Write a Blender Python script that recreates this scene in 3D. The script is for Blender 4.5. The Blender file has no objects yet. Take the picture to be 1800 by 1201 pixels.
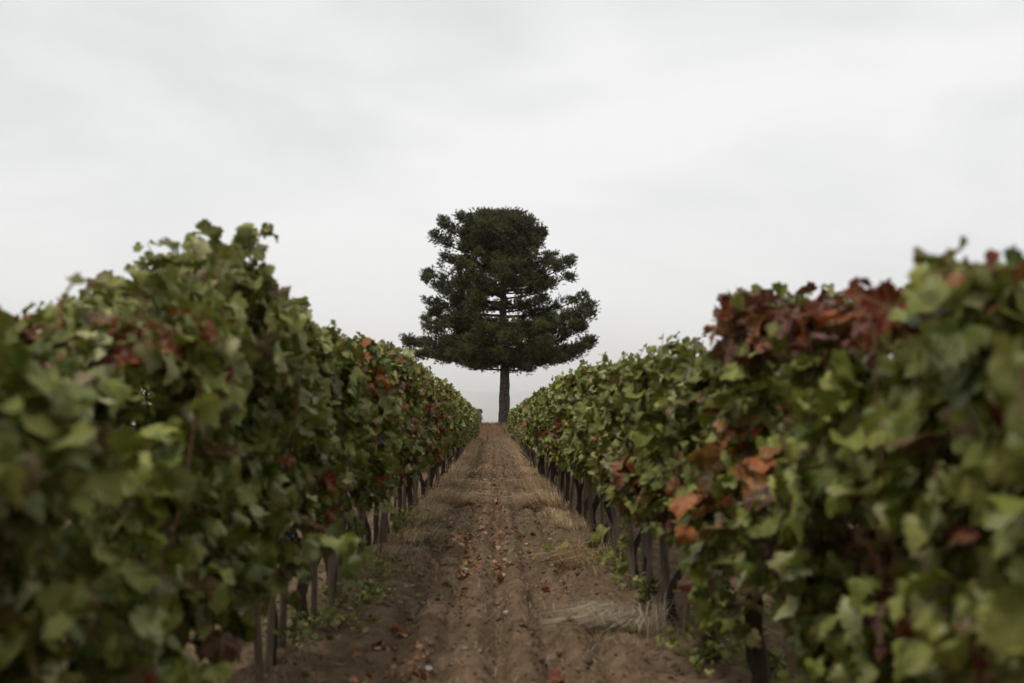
import bpy, math, random
import numpy as np
from mathutils import Vector, Matrix

R = math.radians
random.seed(7)
rng = np.random.default_rng(11)
scene = bpy.context.scene
col = scene.collection

# ------------------------------------------------------------------ camera, sky, sun, exposure
EYE = 1.17
cam_d = bpy.data.cameras.new('camera')
cam_d.sensor_width = 36.0
cam_d.lens = 35.0
cam_d.clip_start = 0.05
cam_d.clip_end = 30000
cam_d.dof.use_dof = True
cam_d.dof.focus_distance = 42.0
cam_d.dof.aperture_fstop = 2.4
cam_d.dof.aperture_blades = 0
cam = bpy.data.objects.new('camera', cam_d)
cam.location = (0, 0, EYE)
cam.rotation_euler = (R(90 + 4.74), 0, R(-1.047))
col.objects.link(cam)
scene.camera = cam

SUN_EL, SUN_AZ = R(66), R(-138)          # azimuth measured from +Y towards +X: high, behind the camera
world = bpy.data.worlds.new('World')
scene.world = world
world.use_nodes = True
wn, wl = world.node_tree.nodes, world.node_tree.links
wn.clear()
w_out = wn.new('ShaderNodeOutputWorld')
w_bg = wn.new('ShaderNodeBackground')
w_sky = wn.new('ShaderNodeTexSky')
w_sky.sky_type = 'NISHITA'
w_sky.sun_disc = False
w_sky.sun_elevation = SUN_EL
w_sky.sun_rotation = SUN_AZ
w_tc = wn.new('ShaderNodeTexCoord')
w_map = wn.new('ShaderNodeMapping')
w_map.inputs['Scale'].default_value = (1.0, 1.0, 2.6)
w_map.inputs['Rotation'].default_value = (0.0, R(9), R(20))
w_n1 = wn.new('ShaderNodeTexNoise')
w_n1.inputs['Scale'].default_value = 2.3
w_n1.inputs['Detail'].default_value = 6
w_n1.inputs['Roughness'].default_value = 0.5
w_n1.inputs['Distortion'].default_value = 0.35
w_ramp = wn.new('ShaderNodeValToRGB')
e = w_ramp.color_ramp.elements
e[0].position = 0.34; e[0].color = (0.528, 0.540, 0.535, 1)
e[1].position = 0.60; e[1].color = (0.694, 0.689, 0.680, 1)
w_gain = wn.new('ShaderNodeVectorMath'); w_gain.operation = 'SCALE'; w_gain.inputs[3].default_value = 0.10
w_mix = wn.new('ShaderNodeMix'); w_mix.data_type = 'RGBA'
w_mix.inputs['Factor'].default_value = 0.95       # a closed cloud deck in front of the clear sky
wl.new(w_tc.outputs['Generated'], w_map.inputs['Vector'])
wl.new(w_map.outputs['Vector'], w_n1.inputs['Vector'])
w_sep = wn.new('ShaderNodeSeparateXYZ')
wl.new(w_tc.outputs['Generated'], w_sep.inputs[0])
w_low = wn.new('ShaderNodeMapRange')
w_low.inputs['From Min'].default_value = 0.0; w_low.inputs['From Max'].default_value = 0.42
w_low.inputs['To Min'].default_value = 0.17; w_low.inputs['To Max'].default_value = -0.09
wl.new(w_sep.outputs[2], w_low.inputs['Value'])
w_add = wn.new('ShaderNodeMath'); w_add.operation = 'ADD'
wl.new(w_n1.outputs['Fac'], w_add.inputs[0]); wl.new(w_low.outputs['Result'], w_add.inputs[1])
wl.new(w_add.outputs[0], w_ramp.inputs['Fac'])
wl.new(w_sky.outputs['Color'], w_gain.inputs[0])
wl.new(w_gain.outputs[0], w_mix.inputs[6])
wl.new(w_ramp.outputs['Color'], w_mix.inputs[7])
wl.new(w_mix.outputs[2], w_bg.inputs['Color'])
w_bg.inputs['Strength'].default_value = 1.0
wl.new(w_bg.outputs['Background'], w_out.inputs['Surface'])

sun_d = bpy.data.lights.new('sun', 'SUN')
sun_d.energy = 1.5
sun_d.angle = R(12)
sun_d.color = (1.0, 0.96, 0.90)
sun = bpy.data.objects.new('sun', sun_d)
sdir = Vector((math.sin(SUN_AZ) * math.cos(SUN_EL), math.cos(SUN_AZ) * math.cos(SUN_EL), math.sin(SUN_EL)))
sun.rotation_euler = sdir.to_track_quat('Z', 'Y').to_euler()
sun.location = (0, 0, 30)
col.objects.link(sun)

vs = scene.view_settings
vs.view_transform = 'Standard'
vs.look = 'None'
vs.exposure = 0.52
vs.gamma = 1.0
vs.use_curve_mapping = False
scene.render.engine = 'CYCLES'
cy = scene.cycles
cy.use_denoising = True
cy.max_bounces = 8
cy.diffuse_bounces = 3
cy.glossy_bounces = 2
cy.transmission_bounces = 3
cy.transparent_max_bounces = 4
cy.volume_bounces = 6
cy.use_adaptive_sampling = True
cy.adaptive_threshold = 0.02

# ------------------------------------------------------------------ helpers
def tag(o, label=None, cat=None, group=None, kind=None):
    if label: o['label'] = label
    if cat: o['category'] = cat
    if group: o['group'] = group
    if kind: o['kind'] = kind
    return o

def _hash(ix, iy, iz):
    h = (ix.astype(np.int64) * 374761393 + iy.astype(np.int64) * 668265263 + iz.astype(np.int64) * 2147483647) & 0x7fffffff
    h = ((h ^ (h >> 13)) * 1274126177) & 0x7fffffff
    h = h ^ (h >> 16)
    return (h & 0xffffff) / float(0xffffff)

def vnoise(x, y, z=0.0):
    x, y, z = np.broadcast_arrays(np.asarray(x, float), np.asarray(y, float), np.asarray(z, float))
    fx, fy, fz = np.floor(x), np.floor(y), np.floor(z)
    tx, ty, tz = x - fx, y - fy, z - fz
    tx, ty, tz = (t * t * (3 - 2 * t) for t in (tx, ty, tz))
    out = 0
    for a in (0, 1):
        for b in (0, 1):
            for c in (0, 1):
                out = out + _hash(fx + a, fy + b, fz + c) * (tx if a else 1 - tx) * (ty if b else 1 - ty) * (tz if c else 1 - tz)
    return out * 2 - 1

def fbm(x, y, z=0.0, octaves=4):
    s, a, f = 0, 1.0, 1.0
    for i in range(octaves):
        s = s + a * vnoise(np.asarray(x) * f + 17.3 * i, np.asarray(y) * f - 9.1 * i, np.asarray(z) * f + 3.7 * i)
        a *= .5; f *= 2.03
    return s

def sstep(a, b, x):
    t = np.clip((np.asarray(x, float) - a) / (b - a), 0, 1)
    return t * t * (3 - 2 * t)

def mesh_np(name, V, F, mat=None, colors=None, uvs=None, smooth=False, attr='tint'):
    """F: (m,3) or (m,4) int array, or a list of such arrays."""
    me = bpy.data.meshes.new(name)
    V = np.asarray(V, np.float32)
    Fs = F if isinstance(F, list) else [F]
    Fs = [np.asarray(f, np.int32) for f in Fs if len(f)]
    nl = sum(f.size for f in Fs); nf = sum(len(f) for f in Fs)
    me.vertices.add(len(V)); me.vertices.foreach_set('co', V.ravel())
    me.loops.add(nl); me.loops.foreach_set('vertex_index', np.concatenate([f.ravel() for f in Fs]))
    me.polygons.add(nf)
    tot = np.concatenate([np.full(len(f), f.shape[1], np.int32) for f in Fs])
    start = np.concatenate([[0], np.cumsum(tot)[:-1]]).astype(np.int32)
    me.polygons.foreach_set('loop_start', start)
    me.polygons.foreach_set('loop_total', tot)
    if smooth: me.polygons.foreach_set('use_smooth', np.ones(nf, bool))
    if colors is not None:
        a = me.attributes.new(attr, 'FLOAT_COLOR', 'POINT')
        c = np.asarray(colors, np.float32)
        if c.shape[1] == 3: c = np.hstack([c, np.ones((len(c), 1), np.float32)])
        a.data.foreach_set('color', c.ravel())
    if uvs is not None:
        a = me.attributes.new('blade', 'FLOAT_VECTOR', 'POINT')
        a.data.foreach_set('vector', np.asarray(uvs, np.float32).ravel())
    if mat: me.materials.append(mat)
    me.update(calc_edges=True)
    me.validate()
    return me

def link(name, me, parent=None, loc=(0, 0, 0)):
    o = bpy.data.objects.new(name, me)
    o.location = loc
    if parent is not None: o.parent = parent
    col.objects.link(o)
    return o

class Soup:
    """numpy batches of vertices and faces gathered into one mesh"""
    def __init__(s): s.V, s.T, s.Q, s.C, s.U, s.n = [], [], [], [], [], 0
    def add(s, V, T=None, Q=None, C=None, U=None):
        V = np.asarray(V, float)
        if T is not None and len(T): s.T.append(np.asarray(T, np.int64) + s.n)
        if Q is not None and len(Q): s.Q.append(np.asarray(Q, np.int64) + s.n)
        s.V.append(V); s.n += len(V)
        if C is not None:
            C = np.asarray(C, float)
            s.C.append(np.tile(C, (len(V), 1)) if C.ndim == 1 else C)
        if U is not None: s.U.append(U)
    def mesh(s, name, mat, smooth=False):
        F = []
        if s.T: F.append(np.concatenate(s.T))
        if s.Q: F.append(np.concatenate(s.Q))
        return mesh_np(name, np.concatenate(s.V), F, mat, np.concatenate(s.C) if s.C else None,
                       np.concatenate(s.U) if s.U else None, smooth)

def tube(P, rad, sides=7, rough=0.0, seed=0, flute=0.0, closed=True):
    P = np.asarray(P, float); n = len(P)
    rad = np.broadcast_to(np.asarray(rad, float), (n,))
    T = np.gradient(P, axis=0); T /= np.linalg.norm(T, axis=1)[:, None] + 1e-9
    ref = np.array([0.31, 0.9, 0.3]) if abs(T[0][2]) > .7 else np.array([0.05, 0.1, 1.0])
    A = np.cross(T, ref); A /= np.linalg.norm(A, axis=1)[:, None] + 1e-9
    B = np.cross(T, A)
    ang = np.linspace(0, 2 * np.pi, sides, endpoint=False)
    r = rad[:, None] * np.ones(sides)
    if rough:
        ii, jj = np.meshgrid(np.arange(n), np.arange(sides), indexing='ij')
        r = r * (1 + rough * fbm(np.cos(ang)[None, :] * 1.7 + seed, np.sin(ang)[None, :] * 1.7 - seed, ii * .55 + seed, 3))
    if flute:
        r = r * (1 + flute * np.sin(ang * 5 + seed)[None, :] + .6 * flute * np.sin(ang * 8 + seed * 3)[None, :])
    V = P[:, None, :] + r[:, :, None] * (np.cos(ang)[None, :, None] * A[:, None, :] + np.sin(ang)[None, :, None] * B[:, None, :])
    V = V.reshape(-1, 3)
    i, j = np.meshgrid(np.arange(n - 1), np.arange(sides), indexing='ij')
    Q = np.stack([i * sides + j, i * sides + (j + 1) % sides, (i + 1) * sides + (j + 1) % sides, (i + 1) * sides + j], -1).reshape(-1, 4)
    Tr = np.zeros((0, 3), int)
    if closed:
        V = np.vstack([V, P[0], P[-1]])
        a = np.arange(sides); b0 = n * sides
        Tr = np.vstack([np.stack([np.full(sides, b0), (a + 1) % sides, a], -1),
                        np.stack([np.full(sides, b0 + 1), (n - 1) * sides + a, (n - 1) * sides + (a + 1) % sides], -1)])
    return V, Tr, Q

def spline(pts, n):
    """Catmull-Rom through the points"""
    pts = [np.asarray(p, float) for p in pts]
    P = [2 * pts[0] - pts[1]] + pts + [2 * pts[-1] - pts[-2]]
    out = []
    m = len(pts) - 1
    for t in np.linspace(0, m, n):
        i = min(int(t), m - 1); u = t - i
        p0, p1, p2, p3 = P[i:i + 4]
        out.append(.5 * ((2 * p1) + (-p0 + p2) * u + (2 * p0 - 5 * p1 + 4 * p2 - p3) * u * u + (-p0 + 3 * p1 - 3 * p2 + p3) * u ** 3))
    return np.array(out)

def frames(N, D):
    """rotation matrices with local Z = N and local Y = D projected into the plane"""
    N = N / (np.linalg.norm(N, axis=1)[:, None] + 1e-9)
    D = D - (D * N).sum(1)[:, None] * N
    D = D / (np.linalg.norm(D, axis=1)[:, None] + 1e-9)
    X = np.cross(D, N)
    return np.stack([X, D, N], -1)          # columns

ORD = ('first second third fourth fifth sixth seventh eighth ninth tenth eleventh twelfth thirteenth fourteenth fifteenth '
       'sixteenth seventeenth eighteenth nineteenth twentieth twenty-first twenty-second twenty-third twenty-fourth twenty-fifth twenty-sixth').split()

# ------------------------------------------------------------------ materials
class NT:
    def __init__(s, name):
        s.m = bpy.data.materials.new(name); s.m.use_nodes = True
        s.t = s.m.node_tree; s.n = s.t.nodes; s.l = s.t.links
        s.n.clear()
        s.out = s.n.new('ShaderNodeOutputMaterial')
    def new(s, kind, **kw):
        nd = s.n.new('ShaderNode' + kind)
        for k, v in kw.items(): setattr(nd, k, v)
        return nd
    def put(s, sock, v):
        if hasattr(v, 'is_linked') or hasattr(v, 'links'): s.l.new(v, sock)
        else: sock.default_value = v
    def math(s, op, a, b=0.0, c=None, clamp=False):
        nd = s.new('Math', operation=op, use_clamp=clamp)
        s.put(nd.inputs[0], a); s.put(nd.inputs[1], b)
        if c is not None: s.put(nd.inputs[2], c)
        return nd.outputs[0]
    def mix(s, f, a, b, blend='MIX'):
        nd = s.new('Mix', data_type='RGBA', blend_type=blend)
        s.put(nd.inputs[0], f); s.put(nd.inputs[6], a); s.put(nd.inputs[7], b)
        return nd.outputs[2]
    def noise(s, vec, scale, detail=3, rough=.55, dist=0.0):
        nd = s.new('TexNoise')
        if vec is not None: s.l.new(vec, nd.inputs['Vector'])
        nd.inputs['Scale'].default_value = scale; nd.inputs['Detail'].default_value = detail
        nd.inputs['Roughness'].default_value = rough; nd.inputs['Distortion'].default_value = dist
        return nd.outputs['Fac']
    def ramp(s, fac, stops):
        nd = s.new('ValToRGB'); s.l.new(fac, nd.inputs['Fac'])
        el = nd.color_ramp.elements
        while len(el) < len(stops): el.new(.5)
        for q, (p, c) in zip(el, stops): q.position = p; q.color = (*c, 1) if len(c) == 3 else c
        return nd.outputs['Color']
    def smooth(s, a, b, x):
        nd = s.new('MapRange', interpolation_type='SMOOTHSTEP')
        s.put(nd.inputs['Value'], x); nd.inputs['From Min'].default_value = a; nd.inputs['From Max'].default_value = b
        return nd.outputs['Result']
    def bsdf(s, color, rough=.8, spec=.3, bump=None, bstr=.5, bdist=.01):
        p = s.new('BsdfPrincipled')
        s.put(p.inputs['Base Color'], color); s.put(p.inputs['Roughness'], rough)
        p.inputs['Specular IOR Level'].default_value = spec
        if bump is not None:
            b = s.new('Bump'); b.inputs['Strength'].default_value = bstr; b.inputs['Distance'].default_value = bdist
            s.l.new(bump, b.inputs['Height']); s.l.new(b.outputs['Normal'], p.inputs['Normal'])
        return p
    def done(s, shader): s.l.new(shader.outputs[0], s.out.inputs['Surface']); return s.m

def leaf_material(name, from_object):
    t = NT(name)
    if from_object:
        oi = t.new('ObjectInfo'); base, dry = oi.outputs['Color'], oi.outputs['Alpha']
    else:
        at0 = t.new('Attribute', attribute_name='tint'); base, dry = at0.outputs['Color'], at0.outputs['Alpha']
    at = t.new('Attribute', attribute_name='blade')
    sep = t.new('SeparateXYZ'); t.l.new(at.outputs['Vector'], sep.inputs[0])
    x, y, edge = sep.outputs
    ang = t.math('ARCTAN2', x, y)
    rr = t.math('SQRT', t.math('ADD', t.math('MULTIPLY', x, x), t.math('MULTIPLY', y, y)))
    pp = t.math('PINGPONG', t.math('ADD', ang, 10.0), .5)     # veins every radian, one along the tip
    vein = t.math('SUBTRACT', 1.0, t.smooth(.012, .06, t.math('MULTIPLY', t.math('ABSOLUTE', t.math('SUBTRACT', t.math('PINGPONG', ang, .5), 0.0)), rr)))
    geo = t.new('NewGeometry')
    n1 = t.noise(geo.outputs['Position'], 55, 3, .6)
    n2 = t.noise(geo.outputs['Position'], 16, 2, .5)
    c = t.mix(t.math('MULTIPLY', vein, .35), base, (0.26, 0.27, 0.13, 1))
    c = t.mix(t.smooth(.35, .72, n2), c, t.mix(1.0, c, (0.66, 0.74, 0.62, 1), 'MULTIPLY'))
    c = t.mix(t.math('MULTIPLY', t.smooth(.50, .70, t.math('ADD', t.math('MULTIPLY', n1, .8), t.math('MULTIPLY', t.math('SUBTRACT', 1.0, edge), .15))), .45), c, (.150, .150, .040, 1))     # olive blotches
    brown = t.smooth(.78, .98, t.math('ADD', t.math('ADD', t.math('MULTIPLY', edge, .45), t.math('MULTIPLY', n1, .55)), t.math('MULTIPLY', dry, .35)))
    c = t.mix(t.math('MULTIPLY', brown, .85), c, (0.115, 0.062, 0.030, 1))
    p = t.bsdf(c, .46, .20, n2, .35, .01)
    tr = t.new('BsdfTranslucent')
    t.l.new(t.mix(1.0, c, (1.0, 1.05, .55, 1), 'MULTIPLY'), tr.inputs['Color'])
    mx = t.new('MixShader'); mx.inputs[0].default_value = .20
    t.l.new(p.outputs[0], mx.inputs[1]); t.l.new(tr.outputs[0], mx.inputs[2])
    return t.done(mx)

M = {}
M['leaf'] = leaf_material('vine_leaf_single', True)
M['foliage'] = leaf_material('vine_leaf_mass', False)

def soil_material():
    t = NT('tilled_soil')
    geo = t.new('NewGeometry'); P = geo.outputs['Position']
    big = t.noise(P, .9, 4, .6); mid = t.noise(P, 6.5, 5, .62, .3); fine = t.noise(P, 48, 5, .7); grit = t.noise(P, 190, 3, .7)
    c = t.ramp(mid, [(.30, (.050, .031, .017)), (.5, (.124, .080, .046)), (.70, (.208, .142, .086))])
    c = t.mix(t.math('MULTIPLY', t.smooth(.35, .7, fine), .45), c, (.200, .144, .094, 1))
    c = t.mix(t.math('MULTIPLY', t.smooth(.45, .75, big), .4), c, (.095, .068, .041, 1))
    c = t.mix(t.smooth(.70, .78, grit), c, (.30, .25, .19, 1))
    sep = t.new('SeparateXYZ'); t.l.new(P, sep.inputs[0])
    far = t.smooth(30, 52, sep.outputs[1])
    c = t.mix(t.math('MULTIPLY', far, t.smooth(.35, .65, mid)), c, (.130, .086, .046, 1))     # dry sward over the soil at the end
    h = t.math('ADD', t.math('MULTIPLY', mid, .6), t.math('MULTIPLY', fine, .6))
    return t.done(t.bsdf(c, .95, .1, t.math('ADD', h, t.math('MULTIPLY', grit, .2)), .6, .025))
M['soil'] = soil_material()

def tinted(name, rough=.85, spec=.2, scale=30, amount=.5, trans=0.0):
    t = NT(name)
    at = t.new('Attribute', attribute_name='tint')
    geo = t.new('NewGeometry')
    n = t.noise(geo.outputs['Position'], scale, 3)
    c = t.mix(t.math('MULTIPLY', t.smooth(.3, .7, n), amount), at.outputs['Color'], t.mix(1.0, at.outputs['Color'], (.55, .55, .55, 1), 'MULTIPLY'))
    p = t.bsdf(c, rough, spec, n, .4, .005)
    if trans:
        tr = t.new('BsdfTranslucent'); t.l.new(c, tr.inputs['Color'])
        mx = t.new('MixShader'); mx.inputs[0].default_value = trans
        t.l.new(p.outputs[0], mx.inputs[1]); t.l.new(tr.outputs[0], mx.inputs[2])
        return t.done(mx)
    return t.done(p)
M['grass'] = tinted('dry_grass_blade', .65, .3, 12, .3, .35)
M['clod'] = tinted('soil_clod', .95, .1, 60, .5)
M['needle'] = tinted('pine_needle', .6, .3, 3, .5, .06)

def wood_material(name, dark, light, warm, zs=.12, scale=26):
    t = NT(name)
    tc = t.new('TexCoord'); mp = t.new('Mapping'); mp.inputs['Scale'].default_value = (1, 1, zs)
    t.l.new(tc.outputs['Object'], mp.inputs['Vector'])
    oi = t.new('ObjectInfo')
    off = t.new('VectorMath', operation='ADD'); t.l.new(mp.outputs[0], off.inputs[0])
    cx = t.new('CombineXYZ'); t.l.new(t.math('MULTIPLY', oi.outputs['Random'], 37.0), cx.inputs[0]); t.l.new(cx.outputs[0], off.inputs[1])
    g = t.noise(off.outputs[0], scale, 5, .65, .4); b = t.noise(off.outputs[0], 4, 3)
    c = t.ramp(g, [(.3, dark), (.52, light), (.75, tuple(min(1, v * 1.45) for v in light))])
    c = t.mix(t.math('MULTIPLY', t.smooth(.4, .7, b), .6), c, (*warm, 1))
    c = t.mix(t.math('MULTIPLY', oi.outputs['Random'], .35), c, (*dark, 1))
    return t.done(t.bsdf(c, .9, .15, g, .9, .012))
M['stake'] = wood_material('weathered_stake_wood', (.050, .040, .030), (.200, .162, .122), (.150, .104, .066))
M['vine_bark'] = wood_material('vine_bark', (.018, .014, .011), (.058, .043, .032), (.075, .052, .034), .2, 34)
M['cane'] = wood_material('vine_cane', (.070, .036, .018), (.165, .092, .048), (.13, .060, .030), .4, 20)

def pine_bark():
    t = NT('pine_bark')
    tc = t.new('TexCoord'); mp = t.new('Mapping'); mp.inputs['Scale'].default_value = (1, 1, .35)
    t.l.new(tc.outputs['Object'], mp.inputs['Vector'])
    v = t.new('TexVoronoi', feature='DISTANCE_TO_EDGE'); v.inputs['Scale'].default_value = 15
    t.l.new(mp.outputs[0], v.inputs['Vector'])
    n = t.noise(mp.outputs[0], 14, 4)
    c = t.mix(t.smooth(.02, .16, v.outputs['Distance']), (.022, .016, .012, 1), t.ramp(n, [(.3, (.080, .064, .054)), (.7, (.185, .150, .126))]))
    return t.done(t.bsdf(c, .9, .15, t.math('ADD', v.outputs['Distance'], t.math('MULTIPLY', n, .2)), 1.0, .06))
M['pine_bark'] = pine_bark()

def grape_material():
    t = NT('grape_skin')
    geo = t.new('NewGeometry'); n = t.noise(geo.outputs['Position'], 60, 2)
    return t.done(t.bsdf(t.ramp(n, [(.35, (.006, .006, .012)), (.7, (.030, .034, .055))]), .42, .45))
M['grape'] = grape_material()

def stone_material():
    t = NT('field_stone')
    tc = t.new('TexCoord'); n = t.noise(tc.outputs['Object'], 30, 4)
    oi = t.new('ObjectInfo')
    c = t.mix(oi.outputs['Random'], t.ramp(n, [(.3, (.16, .13, .10)), (.7, (.30, .26, .21))]), t.ramp(n, [(.3, (.30, .28, .25)), (.7, (.48, .45, .41))]))
    return t.done(t.bsdf(c, .9, .2, n, .5, .006))
M['stone'] = stone_material()

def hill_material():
    t = NT('haze_pale_hill')
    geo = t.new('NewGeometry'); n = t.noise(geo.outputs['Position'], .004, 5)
    return t.done(t.bsdf(t.ramp(n, [(.35, (.30, .32, .33)), (.65, (.42, .43, .43))]), .95, .1))  # pale grey paints extra haze fading into the hill colour
M['hill'] = hill_material()

def tie_material():
    t = NT('green_plastic_tie')
    geo = t.new('NewGeometry'); n = t.noise(geo.outputs['Position'], 90, 2)
    return t.done(t.bsdf(t.ramp(n, [(.3, (.008, .06, .045)), (.7, (.015, .11, .085))]), .5, .4))
M['tie'] = tie_material()

# ------------------------------------------------------------------ ground
ROW = 1.05
def ground_z(x, y, detail=True):
    x = np.asarray(x, float); y = np.asarray(y, float)
    z = .35 * sstep(20, 50, y)
    bank = 51.6 + .35 * vnoise(x * .6, 3.3)
    z = z + .71 * sstep(bank, bank + 1.3, y)
    z = z - 42 * sstep(61, 420, y)
    z = z - 36 * sstep(70, 600, np.abs(x))
    if not detail: return z
    near = 1 - sstep(50, 52, y)
    xm = (x + ROW) % (2 * ROW) - ROW                      # every alley is worked the same way
    wob = .03 * vnoise(y * .35, np.floor((x + ROW) / (2 * ROW)) * 7.7) + .015 * vnoise(y * 1.3, 4.4)
    amp = .8 + .5 * vnoise(y * .5, 8.8)
    r = 0
    for c, a, w in ((-.355, .040, .09), (-.085, .060, .085), (.175, .066, .085), (.44, .052, .09), (-.62, .03, .10), (.68, .04, .1)):
        r = r + a * np.exp(-((xm - c - wob) / w) ** 2)
    for c, a, w in ((-.225, .034, .05), (.045, .036, .045), (.305, .034, .05), (-.49, .03, .05), (.56, .03, .05)):      # plough lines
        r = r - a * np.exp(-((xm - c - wob) / w) ** 2)
    rip = .009 * np.sin(2 * np.pi * (y / .12 + .8 * vnoise(x * 3, y * 1.2))) * np.exp(-((xm - .2) / .35) ** 2)
    mound = .055 * np.exp(-((np.abs(xm) - ROW) / .24) ** 2)
    rough = .022 * fbm(x * 4.1, y * 4.1, 0, 2) + .030 * np.abs(fbm(x * 10, y * 10, 2.0, 2)) + .011 * fbm(x * 34, y * 34, 5.0, 2)
    fade = near * (np.abs(x) < 9) + .0
    return z + (r * amp + rip + mound + rough) * fade + (1 - near) * .05 * fbm(x * 1.3, y * 1.3, 0, 2) * (y < 400)

xs = np.concatenate([-np.geomspace(12000, 7, 26), np.arange(-6, -1.5, .08), np.arange(-1.5, 1.5, .0145), np.arange(1.5, 6, .08), np.geomspace(7, 12000, 26)])
ys = np.concatenate([np.array([-3000, -900, -300, -90, -30, -10, -4, -1, .5, 1.4]), np.geomspace(2.0, 52, 560), np.linspace(52.2, 62, 40), np.geomspace(64, 12000, 40)])
GX, GY = np.meshgrid(xs, ys, indexing='ij')
GZ = ground_z(GX, GY)
nx, ny = len(xs), len(ys)
ii, jj = np.meshgrid(np.arange(nx - 1), np.arange(ny - 1), indexing='ij')
Q = np.stack([ii * ny + jj, (ii + 1) * ny + jj, (ii + 1) * ny + jj + 1, ii * ny + jj + 1], -1).reshape(-1, 4)
g = link('ground', mesh_np('ground', np.stack([GX, GY, GZ], -1).reshape(-1, 3), Q, M['soil'], smooth=True))
tag(g, 'brown tilled vineyard soil with low ridges running towards the tree', 'ground', kind='structure')

# far hills across the valley
hx = np.linspace(-11500, 11500, 200); hy = np.linspace(0, 1, 14)
HX, HT = np.meshgrid(hx, hy, indexing='ij')
crest = 370 + 42 * fbm(HX / 2600, 1.5, 0, 4) + 16 * np.sin(HX / 1500 + .6) + 34 * fbm(HX / 520, 4.5, 0, 3)
HZ = -55 + (crest + 25) * np.sin(np.clip(HT / .62, 0, 1) * np.pi / 2) ** 1.1 * (1 - .55 * sstep(.66, 1, HT)) + 14 * fbm(HX / 320, HT * 5, 1, 3) * sstep(.05, .4, HT) * (1 - sstep(.5, .62, HT) * .7)
HY = 9000 + 2400 * HT + 220 * fbm(HX / 1300, HT, 0, 2)
nx, ny = HX.shape
ii, jj = np.meshgrid(np.arange(nx - 1), np.arange(ny - 1), indexing='ij')
Q = np.stack([ii * ny + jj, (ii + 1) * ny + jj, (ii + 1) * ny + jj + 1, ii * ny + jj + 1], -1).reshape(-1, 4)
h = link('hills', mesh_np('hills', np.stack([HX, HY, HZ], -1).reshape(-1, 3), Q, M['hill'], smooth=True))
tag(h, 'faint pale hills fading into haze behind the pine trunk', 'hills', kind='structure')

# ------------------------------------------------------------------ vine leaves
def leaf_template(kind, seed):
    r_ = random.Random(seed)
    key = [(0, 1.0), (26, .73), (54, .95), (83, .70), (114, .84), (146, .66), (168, .56), (180, .12)]
    if kind == 'near':
        angs = []
        for a in np.linspace(0, 176, 25): angs.append(a)
    elif kind == 'full':
        angs = list(np.linspace(0, 176, 13))
    elif kind == 'mid':
        angs = [0, 26, 54, 83, 114, 146, 170]
    else:
        angs = [0, 54, 114, 168]
    ka = [k[0] for k in key]; kr = [k[1] for k in key]
    full = []
    for s in (1, -1):
        seq = angs if s == 1 else angs[1:][::-1]
        for i, a in enumerate(seq):
            rad = float(np.interp(a, ka, kr))
            if kind in ('near', 'full'): rad *= 1 + (.085 if i % 2 else -.075) + r_.uniform(-.05, .05)
            else: rad *= 1 + r_.uniform(-.07, .07)
            full.append((s * a, rad))
    pts = [(0, 0)]; edge = [0]
    ring_n = len(full)
    if kind in ('near', 'full'):
        for a, rad in full[::2]:
            pts.append((math.sin(R(a)) * rad * .55, math.cos(R(a)) * rad * .55)); edge.append(.5)
    for a, rad in full:
        pts.append((math.sin(R(a)) * rad, math.cos(R(a)) * rad)); edge.append(1)
    P = np.array(pts); edge = np.array(edge, float)
    T = []
    if kind in ('near', 'full'):
        m = len(full[::2]); o = 1 + m
        for i in range(m):
            T.append((0, 1 + (i + 1) % m, 1 + i))
        for i in range(ring_n):
            j = (i + 1) % ring_n
            a = 1 + (i // 2); b = 1 + ((j + 1) // 2 % m if j else 0)
            if i % 2 == 0: T.append((a, o + j, o + i))
            else:
                b = 1 + ((i + 1) // 2) % m
                T.append((a, b, o + i)); T.append((b, o + j, o + i))
    else:
        for i in range(ring_n): T.append((0, 1 + (i + 1) % ring_n, 1 + i))
    T = np.array(T)
    x, y = P[:, 0], P[:, 1]; rr = np.hypot(x, y); an = np.arctan2(x, y)
    cup = r_.uniform(-.25, .45); fold = r_.uniform(-.15, .75); wav = r_.uniform(.10, .26); ph = r_.uniform(0, 6.28); droop = r_.uniform(.0, .6)
    z = -cup * rr ** 2 + fold * np.abs(x) * .7 + wav * np.sin(3 * an + ph) * rr - droop * np.clip(y, 0, None) ** 2
    z += .05 * np.cos(an * 6.28) * rr                         # ribs sunk, blade raised between them
    x = x * (1 - .2 * fold)
    V = np.stack([x, y, z], -1) * .5 / .85                    # unit: about one across
    V[:, 1] -= .12
    U = np.stack([P[:, 0], P[:, 1], edge], -1)
    return V, T, U

TPL = {k: [leaf_template(k, 100 + i) for i in range(7)] for k in ('near', 'full', 'mid', 'far')}
def curl(V, c, d):
    V = V.copy(); V[:, 2] += c * V[:, 0] ** 2 * 2 + d * V[:, 1] ** 2 * 1.6; V[:, 0] *= .8; return V
LEAF_ME = [mesh_np('leaf_shape', V, T, M['leaf'], None, U, smooth=True) for V, T, U in TPL['near']]
LEAF_ME += [mesh_np('curled_leaf_shape', curl(V, random.uniform(-.5, .6), random.uniform(-.5, .4)), T, M['leaf'], None, U, smooth=True) for V, T, U in TPL['near']]
DRY_ME = [mesh_np('dry_leaf_shape', curl(V, random.uniform(.3, 1.1), random.uniform(-.2, .8)), T, M['leaf'], None, U, smooth=True) for V, T, U in TPL['near']]

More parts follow.
